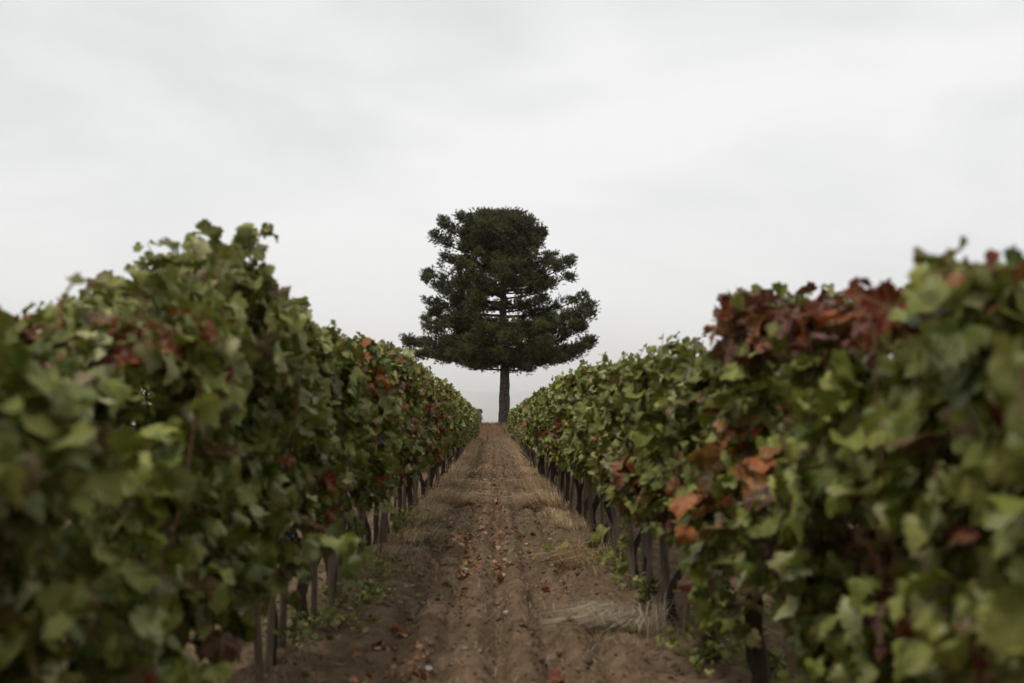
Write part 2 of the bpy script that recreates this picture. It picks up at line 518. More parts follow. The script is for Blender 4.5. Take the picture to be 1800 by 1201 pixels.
GREENS = np.array([(.136, .154, .021), (.180, .196, .030), (.072, .090, .012), (.245, .250, .050), (.300, .295, .080), (.150, .150, .035)])
PALE = np.array([(.340, .325, .150), (.290, .285, .130), (.380, .350, .180)])  # pale undersides, and sky gloss on leaves put into the colour
BROWN = np.array([(.150, .085, .040), (.120, .070, .040), (.200, .130, .070)])
RED = np.array([(.160, .026, .012), (.250, .056, .022), (.095, .020, .013), (.210, .074, .034)])
PURP = np.array([(.120, .046, .040), (.090, .030, .026), (.150, .068, .050), (.135, .040, .026)])
ORNG = np.array([(.330, .095, .028), (.260, .080, .030), (.360, .150, .060)])
# patches of turned leaves: side, y, z, ry, rz, palette, share
PATCH = [(1, 3.30, 1.52, .36, .09, PURP, .72), (1, 2.75, 1.45, .5, .085, RED, .72), (1, 2.2, 1.45, .4, .08, RED, .7), (1, 3.4, 1.42, .18, .06, PURP, .5),
         (1, 3.25, 1.04, .30, .15, ORNG, .5), (1, 3.0, .92, .25, .10, BROWN, .3), (1, 2.6, .88, .22, .09, PURP, .35), (1, 5.2, .78, .5, .16, RED, .4), (1, 2.1, .80, .2, .09, PURP, .35),
         (1, 5.8, .95, .3, .2, BROWN, .4), (1, 13, 1.0, 2.5, .22, RED, .22), (1, 22, 1.1, 6, .3, ORNG, .10),
         (-1, 6.2, 1.44, .20, .16, ORNG, .70), (-1, 2.5, 1.42, .14, .08, RED, .3), (-1, 10.5, 1.5, 2.6, .24, RED, .30), (-1, 13.5, 1.05, 1.8, .3, RED, .42),
         (-1, 8.2, .72, .9, .14, RED, .35), (-1, 4.6, .78, .5, .12, RED, .25), (-1, 16, 1.55, 4, .2, ORNG, .14)]

def leaf_colors(side, P):
    n = len(P)
    pick = rng.random(n)
    C = GREENS[rng.integers(0, len(GREENS), n)]
    # vines vary along the row: some stretches are yellower
    yel = np.clip(.5 + .9 * vnoise(P[:, 1] * .9 + side * 31, P[:, 2] * 1.1, side * 5.0), 0, 1)[:, None]
    C = C * (1 - .35 * yel) + np.array([.190, .180, .055]) * .35 * yel
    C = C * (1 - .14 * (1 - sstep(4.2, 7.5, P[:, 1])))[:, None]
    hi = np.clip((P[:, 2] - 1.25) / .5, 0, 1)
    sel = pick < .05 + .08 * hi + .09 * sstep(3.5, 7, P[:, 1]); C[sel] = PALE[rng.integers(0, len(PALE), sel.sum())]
    sel = pick > .97; C[sel] = BROWN[rng.integers(0, len(BROWN), sel.sum())]
    sel = (pick > .957) & (pick <= .97); C[sel] = RED[rng.integers(0, len(RED), sel.sum())]
    for s, y, z, ry, rz, pal, share in PATCH:
        if s != side: continue
        d = ((P[:, 1] - y) / ry) ** 2 + ((P[:, 2] - z) / rz) ** 2
        sel = rng.random(n) < share * np.exp(-d * .8) * 1.25
        C[sel] = pal[rng.integers(0, len(pal), sel.sum())]
    C = C * rng.uniform(.78, 1.22, (n, 1))
    dry = np.clip(rng.normal(.25, .30, n), 0, 1)
    return np.hstack([C, dry[:, None]])

TOP = {-1: ([0, 2.0, 2.3, 2.5, 2.8, 3.1, 3.4, 3.65, 3.85, 4.1, 4.4, 4.8, 5.5, 6.3, 8.4, 12, 22, 60],
            [1.27, 1.27, 1.30, 1.38, 1.47, 1.57, 1.67, 1.70, 1.58, 1.57, 1.66, 1.61, 1.62, 1.67, 1.76, 1.77, 1.80, 1.74]),
       1: ([0, 1.9, 2.1, 2.3, 2.6, 2.9, 3.15, 3.4, 3.6, 4.0, 4.6, 5.3, 6.7, 9.6, 19, 60],
           [1.36, 1.39, 1.43, 1.44, 1.42, 1.48, 1.55, 1.51, 1.46, 1.45, 1.47, 1.51, 1.56, 1.64, 1.72, 1.74])}
BOT = {-1: ([0, 3, 4.2, 5.5, 8, 60], [.38, .42, .60, .73, .70, .64]), 1: ([0, 3.4, 4.3, 5, 7, 60], [.38, .41, .58, .72, .70, .64])}

def in_view(P, margin=.06):
    yw, pt = R(-1.047), R(4.74)
    x, y, z = P[:, 0], P[:, 1], P[:, 2] - EYE
    xr = x * math.cos(-yw) - y * math.sin(-yw); yr = x * math.sin(-yw) + y * math.cos(-yw)
    yd = yr * math.cos(pt) + z * math.sin(pt); zd = -yr * math.sin(pt) + z * math.cos(pt)
    return (yd > .3) & (np.abs(xr / yd) < .5143 + margin) & (np.abs(zd / yd) < .343 + margin)

def canopy(side, axis, y0, span, n, top=None, bot=None, ztop_n=.17, low_detail=False):
    """leaf positions, normals, tips, and how far inside the hedge each leaf sits"""
    m = int(n * 3.0)
    y = y0 + rng.uniform(-.5, .5, m) * span
    zt = np.interp(y, *TOP[side]) if top is None else np.full(m, top)
    zt = zt + .07 * vnoise(y * 3.9, side * 3.0 + axis) + .06 * vnoise(y * 11, side * 9.0 + axis)
    zb = np.interp(y, *BOT[side]) if bot is None else np.full(m, bot)
    zb = zb + .13 * vnoise(y * 2.9, side * 6.0 + 50 + axis)
    u = rng.random(m) ** .88
    z = zb + (zt - zb) * u
    h = (z - zb) / (zt - zb)
    w = .14 + .19 * np.sqrt(np.clip(1 - ((h - .50) / .62) ** 2, 0, 1))
    w = w * (1 + .40 * vnoise(y * 3.1 + side * 11, z * 3.4, axis))
    s = np.where(rng.random(m) < .62, -1.0, 1.0)                # -1: towards the alley
    depth = np.abs(rng.normal(0, .40, m)).clip(0, 1.2)
    dx = s * w * (1 - depth)
    topsel = rng.random(m) < ztop_n
    z = np.where(topsel, zt - np.abs(rng.normal(0, .05, m)), z)
    dx = np.where(topsel, rng.uniform(-1, 1, m) * .23, dx)
    x = axis + dx * side
    P = np.stack([x, y, z], -1)
    lump = vnoise(x * 5 + 3, y * 6.5, z * 6.5) + .5 * vnoise(x * 12, y * 14, z * 14)
    keep = (lump > -.16) | topsel & (rng.random(m) < .8)
    idx = np.where(keep)[0][:n]
    P, s, topsel, depth, h = P[idx], s[idx], topsel[idx], depth[idx], h[idx]
    k = len(P)
    out = np.stack([s * side, np.zeros(k), np.zeros(k)], -1)
    N = out * .55 + np.array([0, -.10, .62]) + rng.normal(0, .52, (k, 3))
    N[topsel] = np.array([0, -.15, .9]) + out[topsel] * .3 + rng.normal(0, .45, (topsel.sum(), 3))
    D = np.array([0, 0, -1.0]) + out * .35 + rng.normal(0, .45, (k, 3))
    D[topsel] = out[topsel] * .8 + rng.normal(0, .6, (topsel.sum(), 3))
    inside = np.where(topsel, .12 * np.abs(rng.normal(0, 1, k)), depth + (s > 0) * 1.0)
    return P, N, D, inside

def foliage_mesh(kind, P, Rm, S, C, origin):
    """all these leaves as one mesh, in the vine's own space"""
    sp = Soup()
    tp = rng.integers(0, 7, len(P))
    for q in range(7):
        sel = np.where(tp == q)[0]
        if not len(sel): continue
        V, T, U = TPL[kind][q]
        W = np.einsum('nij,vj->nvi', Rm[sel], V) * S[sel][:, None, None] + (P[sel] - origin)[:, None, :]
        nv = len(V)
        TT = (T[None] + (np.arange(len(sel)) * nv)[:, None, None]).reshape(-1, 3)
        sp.add(W.reshape(-1, 3), TT, None, np.repeat(C[sel], nv, 0), np.tile(U, (len(sel), 1)))
    return sp.mesh('foliage', M['foliage'], smooth=(kind != 'far'))

def leaf_object(parent, origin, P, Rm, S, C, dry=False, name='leaf'):
    o = bpy.data.objects.new(name, random.choice(DRY_ME if dry else LEAF_ME))
    m = Matrix([list(Rm[0]) + [0], list(Rm[1]) + [0], list(Rm[2]) + [0], [0, 0, 0, 1]])
    o.matrix_basis = Matrix.Translation(Vector(P - origin)) @ m @ Matrix.Diagonal((S, S, S, 1))
    o.color = tuple(C)
    if parent is not None: o.parent = parent
    col.objects.link(o)
    return o

# ------------------------------------------------------------------ grapes
def bunch_mesh(seed):
    import bmesh
    bm = bmesh.new(); r_ = random.Random(seed)
    for k in range(34):
        t = (k + r_.random()) / 34
        rad = .042 * (1 - t) ** .6 * (1 if t > .08 else .6)
        a = k * 2.4 + r_.uniform(-.3, .3)
        p = Vector((math.cos(a) * rad * r_.uniform(.5, 1), math.sin(a) * rad * r_.uniform(.5, 1), -.15 * t - .015))
        bmesh.ops.create_icosphere(bm, subdivisions=1, radius=r_.uniform(.0085, .011), matrix=Matrix.Translation(p))
    bmesh.ops.create_cone(bm, cap_ends=True, segments=5, radius1=.003, radius2=.002, depth=.05, matrix=Matrix.Translation((0, 0, .008)))
    me = bpy.data.meshes.new('bunch_shape'); bm.to_mesh(me); bm.free()
    for p in me.polygons: p.use_smooth = True
    me.materials.append(M['grape'])
    return me
BUNCH = [bunch_mesh(i) for i in range(3)]

# ------------------------------------------------------------------ grapevines
SP = .9
SIDE = {-1: 'left', 1: 'right'}
SPECIAL = {(-1, 3): 'tall grapevine whose arching shoots tower over the row left of the path',
           (-1, 1): 'low blurred grapevine at the left edge with pale drooping leaves',
           (-1, 5): 'left-row grapevine with one bright orange-red spray high on its face',
           (1, 2): 'right-row grapevine crowned with a wide mass of dark red and purple leaves',
           (1, 1): 'blurred right-row grapevine topped with rust red leaves near the picture edge',
           (1, 0): 'very blurred grapevine at the right edge of the picture with large green leaf'}
SHOOTS = {}     # extra shoots that stick out: (side, k) -> list of (points, leaf sizes)
SHOOTS[(-1, 2)] = [([(-.80, 3.0, .95), (-.62, 3.0, .92), (-.50, 3.05, .84), (-.45, 3.1, .74)], .11, 9)]
SHOOTS[(1, 0)] = [([(.82, 1.25, 1.10), (.70, 1.22, 1.20), (.64, 1.18, 1.24), (.61, 1.15, 1.17)], .105, 4)]
SHOOTS[(-1, 2)] += [([(-.95, 2.62, 1.36), (-.93, 2.66, 1.50), (-.90, 2.70, 1.56)], .10, 6), ([(-1.0, 2.95, 1.50), (-.96, 2.98, 1.63), (-.93, 3.02, 1.70)], .10, 7), ([(-.9, 3.15, 1.55), (-.88, 3.2, 1.68), (-.86, 3.27, 1.74)], .10, 7)]
SHOOTS[(-1, 3)] = [([(-.92, 3.40, 1.62), (-.90, 3.46, 1.78), (-.86, 3.52, 1.84)], .095, 8), ([(-.98, 3.62, 1.66), (-.95, 3.70, 1.82), (-.90, 3.80, 1.90), (-.86, 3.86, 1.92)], .06, 9), ([(-1.02, 3.5, 1.62), (-1.04, 3.5, 1.76), (-.98, 3.45, 1.80)], .10, 6)]
SHOOTS[(-1, 1)] = [([(-.95, 2.15, 1.36), (-.93, 2.2, 1.48), (-.85, 2.25, 1.475)], .05, 3)]
SHOOTS[(1, 8)] = [([(1.0, 8.6, .55), (.92, 8.5, .25), (.80, 8.45, .12), (.60, 8.4, .10), (.48, 8.4, .09)], .12, 10)]
SHOOTS[(1, 6)] = [([(.95, 7.2, .70), (.93, 7.2, .40), (.90, 7.15, .12)], .10, 12)]
SHOOTS[(-1, 8)] = [([(-.90, 8.3, .70), (-.84, 8.3, .5), (-.80, 8.3, .30)], .11, 10)]
SHOOTS[(-1, 6)] = [([(-.95, 6.6, .70), (-.88, 6.6, .45), (-.82, 6.55, .22)], .10, 12)]

def build_vine(side, axis, y0, lod, n, objs, label, group, extra=(), canes=5, bunches=0, top=None, bot=None, leaf=.106):
    ax = axis + rng.uniform(-.03, .03)
    gz = float(ground_z(ax, y0)) - .01
    root = bpy.data.objects.new('grapevine', None)
    root.empty_display_size = .2
    root.location = (ax, y0, gz)
    col.objects.link(root)
    tag(root, label, 'grapevine', group)
    origin = np.array([ax, y0, gz])
    r_ = random.Random(int(y0 * 1000) + side * 7 + int(axis * 100))
    # trunk with a head where the arms leave
    hh = r_.uniform(.58, .74)
    bend = [(0, 0, -.06), (r_.uniform(-.05, .05), r_.uniform(-.05, .05), hh * .28), (r_.uniform(-.09, .09), r_.uniform(-.08, .08), hh * .62), (r_.uniform(-.06, .06), r_.uniform(-.06, .06), hh)]
    ns = 16 if lod == 'near' else 9
    pth = spline(bend, ns)
    rad = np.interp(np.linspace(0, 1, ns), [0, .12, .5, .85, 1], [.044, .030, .025, .032, .024]) * r_.uniform(.8, 1.2)
    sp = Soup()
    V, T, Qd = tube(pth, rad, 11 if lod != 'far' else 6, .48, r_.random() * 50, .14); sp.add(V, T, Qd)
    for s in (-1, 1):
        arm = spline([pth[-2], pth[-1] + np.array([0, s * .10, .06]), pth[-1] + np.array([r_.uniform(-.05, .05), s * .30, .10 + r_.uniform(-.04, .06)])], 7)
        V, T, Qd = tube(arm, np.linspace(.022, .013, 7), 6, .25, r_.random() * 50); sp.add(V, T, Qd)
    link('trunk', sp.mesh('trunk', M['vine_bark'], True), root)
    # canes: shoots rising through the leaves
    for c in range(canes):
        yy = (c + .5) / canes * SP - SP / 2 + r_.uniform(-.06, .06)
        zt = float(np.interp(y0 + yy, *TOP[side])) if top is None else top
        a = np.array([r_.uniform(-.04, .04), yy * .8, hh + .08]); lean = r_.uniform(-.15, .15)
        b = np.array([lean * .5, yy + r_.uniform(-.05, .05), (hh + zt) / 2]); d = np.array([lean, yy + r_.uniform(-.12, .12), zt + r_.uniform(-.30, -.10)])
        cp = spline([a, b, d, d + np.array([r_.uniform(-.03, .03), r_.uniform(-.03, .03), r_.uniform(.0, .07)])], 11)
        V, T, Qd = tube(cp, np.linspace(.0058, .0018, 11), 5, .1, c)
        s2 = Soup(); s2.add(V, T, Qd)
        link('cane', s2.mesh('cane', M['cane'], True), root)
    if lod == 'near':
        for c in range(2):
            yy = r_.uniform(-.42, .42); fx = -side * r_.uniform(.22, .34); z1 = r_.uniform(.8, 1.3)
            cp = spline([(r_.uniform(-.05, .05), yy * .5, hh + .05), (fx * .8, yy * .8, hh + r_.uniform(.0, .25)), (fx, yy, z1), (fx - side * r_.uniform(-.02, .05), yy + r_.uniform(-.15, .15), z1 + r_.uniform(-.3, .25))], 12)
            V, T, Qd = tube(cp, np.linspace(.0044, .0018, 12), 5, .1, c)
            s2 = Soup(); s2.add(V, T, Qd); link('cane', s2.mesh('cane', M['cane'], True), root)
    P, N, D, inside = canopy(side, axis, y0, SP * 1.12, n, top, bot)
    S = np.clip(rng.normal(leaf, .028, len(P)), .045, .175)
    S = np.minimum(S, np.interp(P[:, 1], [2, 4.5, 6], [.118, .135, .175]))
    small = P[:, 2] > (np.interp(P[:, 1], *TOP[side]) if top is None else top) + .01
    S[small] *= .7
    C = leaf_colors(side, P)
    tips = []
    if lod != 'far' or y0 < 34:
        for q in range(5):
            yy = y0 + r_.uniform(-.5, .5) * SP; xx = axis + r_.uniform(-.2, .2)
            z_ = (float(np.interp(yy, *TOP[side])) if top is None else top) - .03
            up = r_.uniform(.05, .17) * (1.0 if y0 > 3 else .5)
            tips.append(([(xx, yy, z_ - .12), (xx + r_.uniform(-.03, .03), yy + r_.uniform(-.04, .04), z_), (xx + r_.uniform(-.07, .07), yy + r_.uniform(-.08, .08), z_ + up)], r_.uniform(.04, .075), r_.randint(4, 7)))
    for pts, size, cnt in list(extra) + tips:
        sh = spline([np.array(p) for p in pts], 12)
        V, T, Qd = tube(sh - origin, np.linspace(.0042, .0016, 12), 5, .1, 3)
        s2 = Soup(); s2.add(V, T, Qd); link('cane', s2.mesh('cane', M['cane'], True), root)
        t = np.linspace(.2, 1, cnt)
        q = np.stack([np.interp(t, np.linspace(0, 1, 12), sh[:, i]) for i in range(3)], -1) + rng.normal(0, .03, (cnt, 3)) * (size / .12)
        P = np.vstack([P, q]); N = np.vstack([N, np.array([-side * .6, -.45, .45]) + rng.normal(0, .4, (cnt, 3))])
        D = np.vstack([D, np.array([0, 0, -.9]) + rng.normal(0, .5, (cnt, 3))])
        inside = np.concatenate([inside, np.full(cnt, -.5)]); S = np.concatenate([S, np.clip(rng.normal(size, size * .15, cnt), .03, .17)])
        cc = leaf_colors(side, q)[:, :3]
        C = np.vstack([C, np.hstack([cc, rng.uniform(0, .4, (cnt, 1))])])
    # no leaf may hang in the lens
    ok = np.linalg.norm(P - np.array([0, 0, EYE]), axis=1) > .75
    P, N, D, inside, S, C = P[ok], N[ok], D[ok], inside[ok], S[ok], C[ok]
    Rm = frames(N, D)
    single = np.zeros(len(P), bool)
    if objs:
        score = S / np.linalg.norm(P - np.array([0, 0, EYE]), axis=1) * np.exp(-2.2 * inside.clip(-1, 3))
        score = np.where(in_view(P), score, -1)
        order = np.argsort(-score)[:objs]
        single[order[score[order] > 0]] = True
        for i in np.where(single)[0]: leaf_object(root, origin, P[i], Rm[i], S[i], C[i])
    rest = ~single
    if rest.any():
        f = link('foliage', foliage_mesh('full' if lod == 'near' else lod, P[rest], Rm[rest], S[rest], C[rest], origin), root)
        f['kind'] = 'stuff'
    for b in range(bunches):
        bo = bpy.data.objects.new('grape_bunch', BUNCH[r_.randrange(3)])
        bo.location = (-side * r_.uniform(.06, .24), r_.uniform(-.38, .38), r_.uniform(.62, .92))
        bo.rotation_euler = (r_.uniform(-.15, .15), r_.uniform(-.15, .15), r_.uniform(0, 6))
        bo.scale = (r_.uniform(.95, 1.25),) * 3
        bo.parent = root; col.objects.link(bo)
    return root

for side in (-1, 1):
    for k in range(55):
        y0 = 1.2 + SP * k
        near = y0 < 6.5; lod = 'near' if near else ('mid' if y0 < 21 else 'far')
        n = 1200 if near else (880 if y0 < 21 else 520)
        objs = 230 if y0 < 6.5 else (130 if y0 < 11 else (50 if y0 < 17 else 0))
        if (side, k) in SPECIAL: label = SPECIAL[(side, k)]
        elif k < 24: label = '%s grapevine from the camera in the row %s of the path' % (ORD[k], SIDE[side])
        else: label = 'small green grapevine in the far stretch of the row %s of the path' % SIDE[side]
        build_vine(side, side * ROW, y0, lod, n, objs, label, 'grapevines in the row %s of the path' % SIDE[side],
                   SHOOTS.get((side, k), ()), leaf=.088 if near else .094, canes=6 if y0 < 8 else (4 if y0 < 18 else 0), bunches=2 if y0 < 5 else (1 if y0 < 12 else 0))
# the next rows on both sides, seen through gaps and under the leaves
for side in (-1, 1):
    for k in range(22):
        y0 = 2.6 + SP * k
        build_vine(side, side * ROW * 3, y0, 'far' if y0 > 6 else 'mid', 300, 0, 'grapevine in the neighbouring row behind the row %s of the path' % SIDE[side],
                   'grapevines in the neighbouring row on the %s' % SIDE[side], canes=0, top=1.62, bot=.62)
# a short row on the terrace behind the bank
for k in range(4):
    build_vine(-1, -1.0 - .42 * k, 58.0 + .9 * k, 'far', 330, 0, 'pale distant grapevine on the terrace beyond the dry grass bank', 'grapevines on the terrace beyond the bank', canes=0, top=1.98, bot=1.0)

# ------------------------------------------------------------------ stakes
def stake(x, y, h, rad, lean, label, group, tie=False, near=True):
    gz = float(ground_z(x, y))
    r_ = random.Random(int(y * 777 + x * 50))
    n = 12 if near else 5
    t = np.linspace(0, 1, n)
    P = np.stack([lean[0] * t * h, lean[1] * t * h, -.15 + t * (h + .15)], -1)
    P[:, :2] += .006 * np.stack([np.sin(t * 5 + r_.random() * 6), np.cos(t * 4 + r_.random() * 6)], -1)
    V, T, Q = tube(P, rad * np.interp(t, [0, .8, 1], [1.05, 1, .82]), 10 if near else 6, .14, r_.random() * 40, .09)
    V[:, 0] *= 1.0; 
    sp = Soup(); sp.add(V, T, Q)
    o = link('wooden_stake', sp.mesh('wooden_stake', M['stake'], False), None, (x, y, gz))
    tag(o, label, 'stake', group)
    if tie:
        zz = h * r_.uniform(.45, .62)
        a = np.linspace(0, 2 * np.pi, 13)
        ring = np.stack([lean[0] * zz + np.cos(a) * rad * 1.25, lean[1] * zz + np.sin(a) * rad * 1.25, np.full(13, zz) + .006 * np.sin(a)], -1)
        V, T, Q = tube(ring, .0045, 5)
        sp = Soup(); sp.add(V, T, Q); link('tie', sp.mesh('tie', M['tie'], True), o)
    return o

STK = {-1: [4.34, 4.58, 4.95, 5.5, 6.15, 6.6, 7.1, 7.6, 8.0, 8.7, 9.4, 10.3, 11.0, 11.8, 12.5, 13.2, 14.9, 16.0, 17.4, 18.9, 20.1, 21.5, 23, 24.6, 26],
       1: [4.94, 5.3, 5.8, 6.4, 6.62, 7.5, 8.1, 8.9, 9.7, 10.2, 10.7, 11.3, 11.9, 13.1, 14.2, 15.5, 16.8, 18.3, 19.6, 21, 22.4, 24, 25.5, 27]}
for side in (-1, 1):
    for i, y in enumerate(STK[side]):
        x = side * (ROW - random.uniform(.0, .08))
        stake(x, y, random.uniform(.95, 1.35), random.uniform(.012, .025) * (1.5 if (side, i) in ((-1, 0), (1, 0)) else 1),
              (random.uniform(-.12, .12), random.uniform(-.12, .12)),
              '%s weathered grey stake from the camera in the row %s of the path' % (ORD[i], SIDE[side]),
              'stakes in the row %s of the path' % SIDE[side], tie=y < 9, near=y < 14)
    for y in np.arange(28.5, 50, 1.6):
        stake(side * (ROW - .05), float(y), random.uniform(.9, 1.2), .022, (random.uniform(-.06, .06), random.uniform(-.06, .06)),
              'thin grey stake in the far stretch of the row %s of the path' % SIDE[side], 'stakes in the row %s of the path' % SIDE[side], near=False)
# a loose stake tilted out of the right row
gz = float(ground_z(1.10, 27))
sp = Soup(); V, T, Q = tube(spline([(0, 0, -.05), (-.18, -.1, .16), (-.37, -.2, .34)], 8), .028, 7, .12, 3, .08); sp.add(V, T, Q)
tag(link('fallen_stake', sp.mesh('fallen_stake', M['stake']), None, (1.08, 27, gz)), 'loose brown stake tilted out of the right row over the path', 'stake')
for (px, py, hgt, lab) in (((-.30), 48.5, .26, 'short dark peg standing at the end of the path before the bank'), (.55, 52.2, .24, 'short dark peg on the dry grass bank beside the pine')):
    gz = float(ground_z(px, py))
    sp = Soup(); V, T, Q = tube(spline([(0, 0, -.1), (.01, 0, hgt * .5), (.0, 0, hgt)], 6), [.03, .03, .03, .028, .026, .02], 7, .1, 5); sp.add(V, T, Q)
    tag(link('peg', sp.mesh('peg', M['vine_bark']), None, (px, py, gz)), lab, 'peg')

# ------------------------------------------------------------------ pine
def build_pine():
    bx, by = .57, 55.0
    gz = float(ground_z(bx, by)) - .05
    root = bpy.data.objects.new('pine_tree', None); root.location = (bx, by, gz); col.objects.link(root)
    tag(root, 'tall dark pine with layered crown standing alone at the end of the path', 'tree')
    K = .01126
    tipz = lambda zy: (1110 - zy) * K + .05
    tr = spline([(0, 0, -.3), (0, 0, 1.2), (.03, 0, 3.3), (-.06, .05, 6.5), (-.02, 0, 9.2), (.05, 0, 11.3)], 60)
    rad = np.interp(np.linspace(0, 1, 60), [0, .045, .12, .33, .6, .85, 1], [.40, .335, .30, .27, .18, .09, .03])
    V, T, Q = tube(tr, rad, 22, .09, 4.0, .03)
    sp = Soup(); sp.add(V, T, Q); link('trunk', sp.mesh('trunk', M['pine_bark'], True), root)
    def trunk_at(z): return np.array([np.interp(z, tr[:, 2], tr[:, i]) for i in range(2)] + [z])
    L = [(60, 700, .3), (95, 760, -.8), (150, 690, .9), (235, 772, -1.2), (160, 588, .2), (178, 640, -.9), (168, 492, .1), (185, 545, 1.1), (162, 348, .2), (165, 398, -.7), (258, 268, .3), (197, 165, .1),
         (245, 118, -.6), (330, 75, .3), (312, 785, -1.5), (385, 805, -1.9),
         (978, 700, .2), (945, 735, -.9), (880, 758, .8), (938, 632, -.3), (988, 525, .2), (972, 570, -.8), (948, 475, .3), (878, 372, .2), (882, 302, -.3), (798, 262, .3), (733, 155, .1), (690, 108, -.5),
         (670, 822, -1.0), (705, 768, -1.5), (830, 765, -.9), (640, 800, -1.8),
         (420, 75, -.4), (480, 66, .3), (540, 62, 0), (600, 74, -.3), (650, 90, .4), (460, 110, -1.1), (580, 120, -1.2), (380, 100, .8), (640, 130, 1.0), (520, 170, -1.7)]
    limbs = []
    for zx, zy, dy in L:
        limbs.append((np.array([(zx - 550) * K, dy, tipz(zy)]), True))
    PL = ([2.9, 3.3, 3.9, 4.7, 5.4, 5.9, 6.4, 7.0, 7.7, 8.6, 9.5, 10.2, 10.8, 11.4, 11.85], [1.8, 3.2, 4.9, 4.1, 4.25, 4.0, 4.25, 4.0, 3.1, 4.2, 3.1, 3.3, 3.8, 2.9, 1.2])
    PR = ([2.9, 3.3, 3.9, 4.7, 5.4, 5.9, 6.4, 7.0, 7.7, 8.6, 9.2, 9.6, 10.4, 10.9, 11.4, 11.85], [1.3, 2.0, 4.3, 4.7, 4.2, 4.8, 4.8, 4.2, 3.4, 3.7, 3.4, 2.7, 2.1, 2.0, 1.5, .9])
    r_ = random.Random(5)
    whorl = [tipz(z) for z in (110, 165, 225, 290, 350, 415, 490, 565, 635, 700, 765)]
    for zi, zw in enumerate(whorl):
        cnt = 10
        for q in range(cnt):
            az = (q + r_.uniform(-.35, .35)) / cnt * 2 * math.pi + zi * 1.3
            ca, sa = math.cos(az), math.sin(az)
            z = zw + r_.uniform(-.16, .16)
            half = np.interp(z, *(PR if ca > 0 else PL)); other = .5 * (np.interp(z, *PL) + np.interp(z, *PR)) * .85
            ln = (abs(ca) * half + (1 - abs(ca)) * other) * r_.uniform(.50, .90)
            if 5.6 < z < 8.0 and abs(ca) < .72 and r_.random() < .42: continue
            limbs.append((np.array([ca * ln, sa * ln, z]), False))
    # dense little limbs in the cap
    for q in range(56):
        a = r_.uniform(0, 6.28); ln = r_.uniform(.2, 2.5)
        limbs.append((np.array([math.cos(a) * ln, math.sin(a) * ln, 11.85 - .17 * ln ** 2 + r_.uniform(-.5, .12)]), False))
    SV, SD, SS = [], [], []
    for tip, main in limbs:
        ln = math.hypot(tip[0], tip[1])
        rise = (.08 + .035 * (tip[2] - 3) + r_.uniform(-.06, .14)) * ln * .8 if tip[2] < 9.5 else .30 * ln
        z0 = float(np.clip(tip[2] - rise + (.10 if tip[2] < 4.6 else 0), 2.75, 11.2))
        a = trunk_at(z0)
        mid = a * .45 + tip * .55 + rng.normal(0, .05 * ln, 3); mid[2] = min(a[2], tip[2]) + .35 * abs(tip[2] - a[2]) - .07 * ln * .5
        cv = spline([a, mid, tip], 14)
        V, T, Q = tube(cv, np.linspace(.028 + .013 * ln, .012, 14), 6, .15, r_.random() * 20)
        s2 = Soup(); s2.add(V, T, Q); link('limb', s2.mesh('limb', M['vine_bark'], True), root)
        od = (tip - a); od[2] = 0; od /= np.linalg.norm(od) + 1e-6
        sd = np.array([-od[1], od[0], 0])
        nc = int((3 + 4.3 * ln) * (1.4 if main else 1.0))
        tc_ = 1 - (1 - (.24 if ln > 1.5 else .0)) * np.array([r_.random() ** 1.15 for _ in range(nc)])
        tc_[0] = 1.0
        base = np.stack([np.interp(tc_, np.linspace(0, 1, 14), cv[:, i]) for i in range(3)], -1)
        wid = .10 + .42 * np.sqrt(np.clip(1.02 - tc_, 0, 1)) * min(ln, 3.0) / 1.6
        off = rng.uniform(-1, 1, nc) * wid
        cen = base + sd * off[:, None] + np.array([0, 0, 1]) * (rng.normal(.04, .11, nc) + .12 * np.abs(off))[:, None]
        cdir = od * .85 + sd * np.sign(off)[:, None] * .45 + np.array([0, 0, .38]) + rng.normal(0, .25, (nc, 3))
        m = 25
        pos = np.repeat(cen, m, 0) + rng.normal(0, 1, (nc * m, 3)) * np.array([.13, .13, .10]) + np.array([0, 0, .03])
        dr = np.repeat(cdir, m, 0) * .8 + np.array([0, 0, .35]) + (pos - np.repeat(cen, m, 0)) * 4.5 + rng.normal(0, .25, (nc * m, 3))
        SV.append(pos); SD.append(dr); SS.append(np.repeat(rng.choice([.5, .75, 1.0, 1.35, 1.8], nc), m))
    P = np.vstack(SV); D = np.vstack(SD); D /= np.linalg.norm(D, axis=1)[:, None]
    n = len(P)
    NB = 9
    # every shoot: a brush of needles along a short stem
    ref = rng.normal(0, 1, (n, 3)); A = np.cross(D, ref); A /= np.linalg.norm(A, axis=1)[:, None]; B = np.cross(D, A)
    V = np.zeros((n, NB, 3, 3)); 
    shoot = rng.uniform(.08, .16, n)
    for q in range(NB):
        ang = q * 2.4 + rng.uniform(-.4, .4, n); tpos = (q + .5) / NB
        sidev = np.cos(ang)[:, None] * A + np.sin(ang)[:, None] * B
        d = D * (.55 + .45 * tpos) + sidev * .75; d /= np.linalg.norm(d, axis=1)[:, None]
        st = P + D * (shoot * tpos)[:, None]
        L_ = rng.uniform(.10, .17, n)
        wv = np.cross(d, sidev + rng.normal(0, .3, (n, 3))); wv /= np.linalg.norm(wv, axis=1)[:, None] + 1e-9
        V[:, q, 0] = st - wv * .016; V[:, q, 1] = st + wv * .016; V[:, q, 2] = st + d * L_[:, None]
    C = np.array([.058, .061, .013]) * rng.uniform(.75, 1.25, (n, 1)) * np.concatenate(SS)[:, None] + np.array([.014, .012, .002]) * rng.random((n, 1)) ** 3
    C = np.repeat(C, NB * 3, 0)
    F = np.arange(n * NB * 3).reshape(-1, 3)
    cr = link('crown', mesh_np('crown', V.reshape(-1, 3), F, M['needle'], C), root)
    print('pine shoots', n)
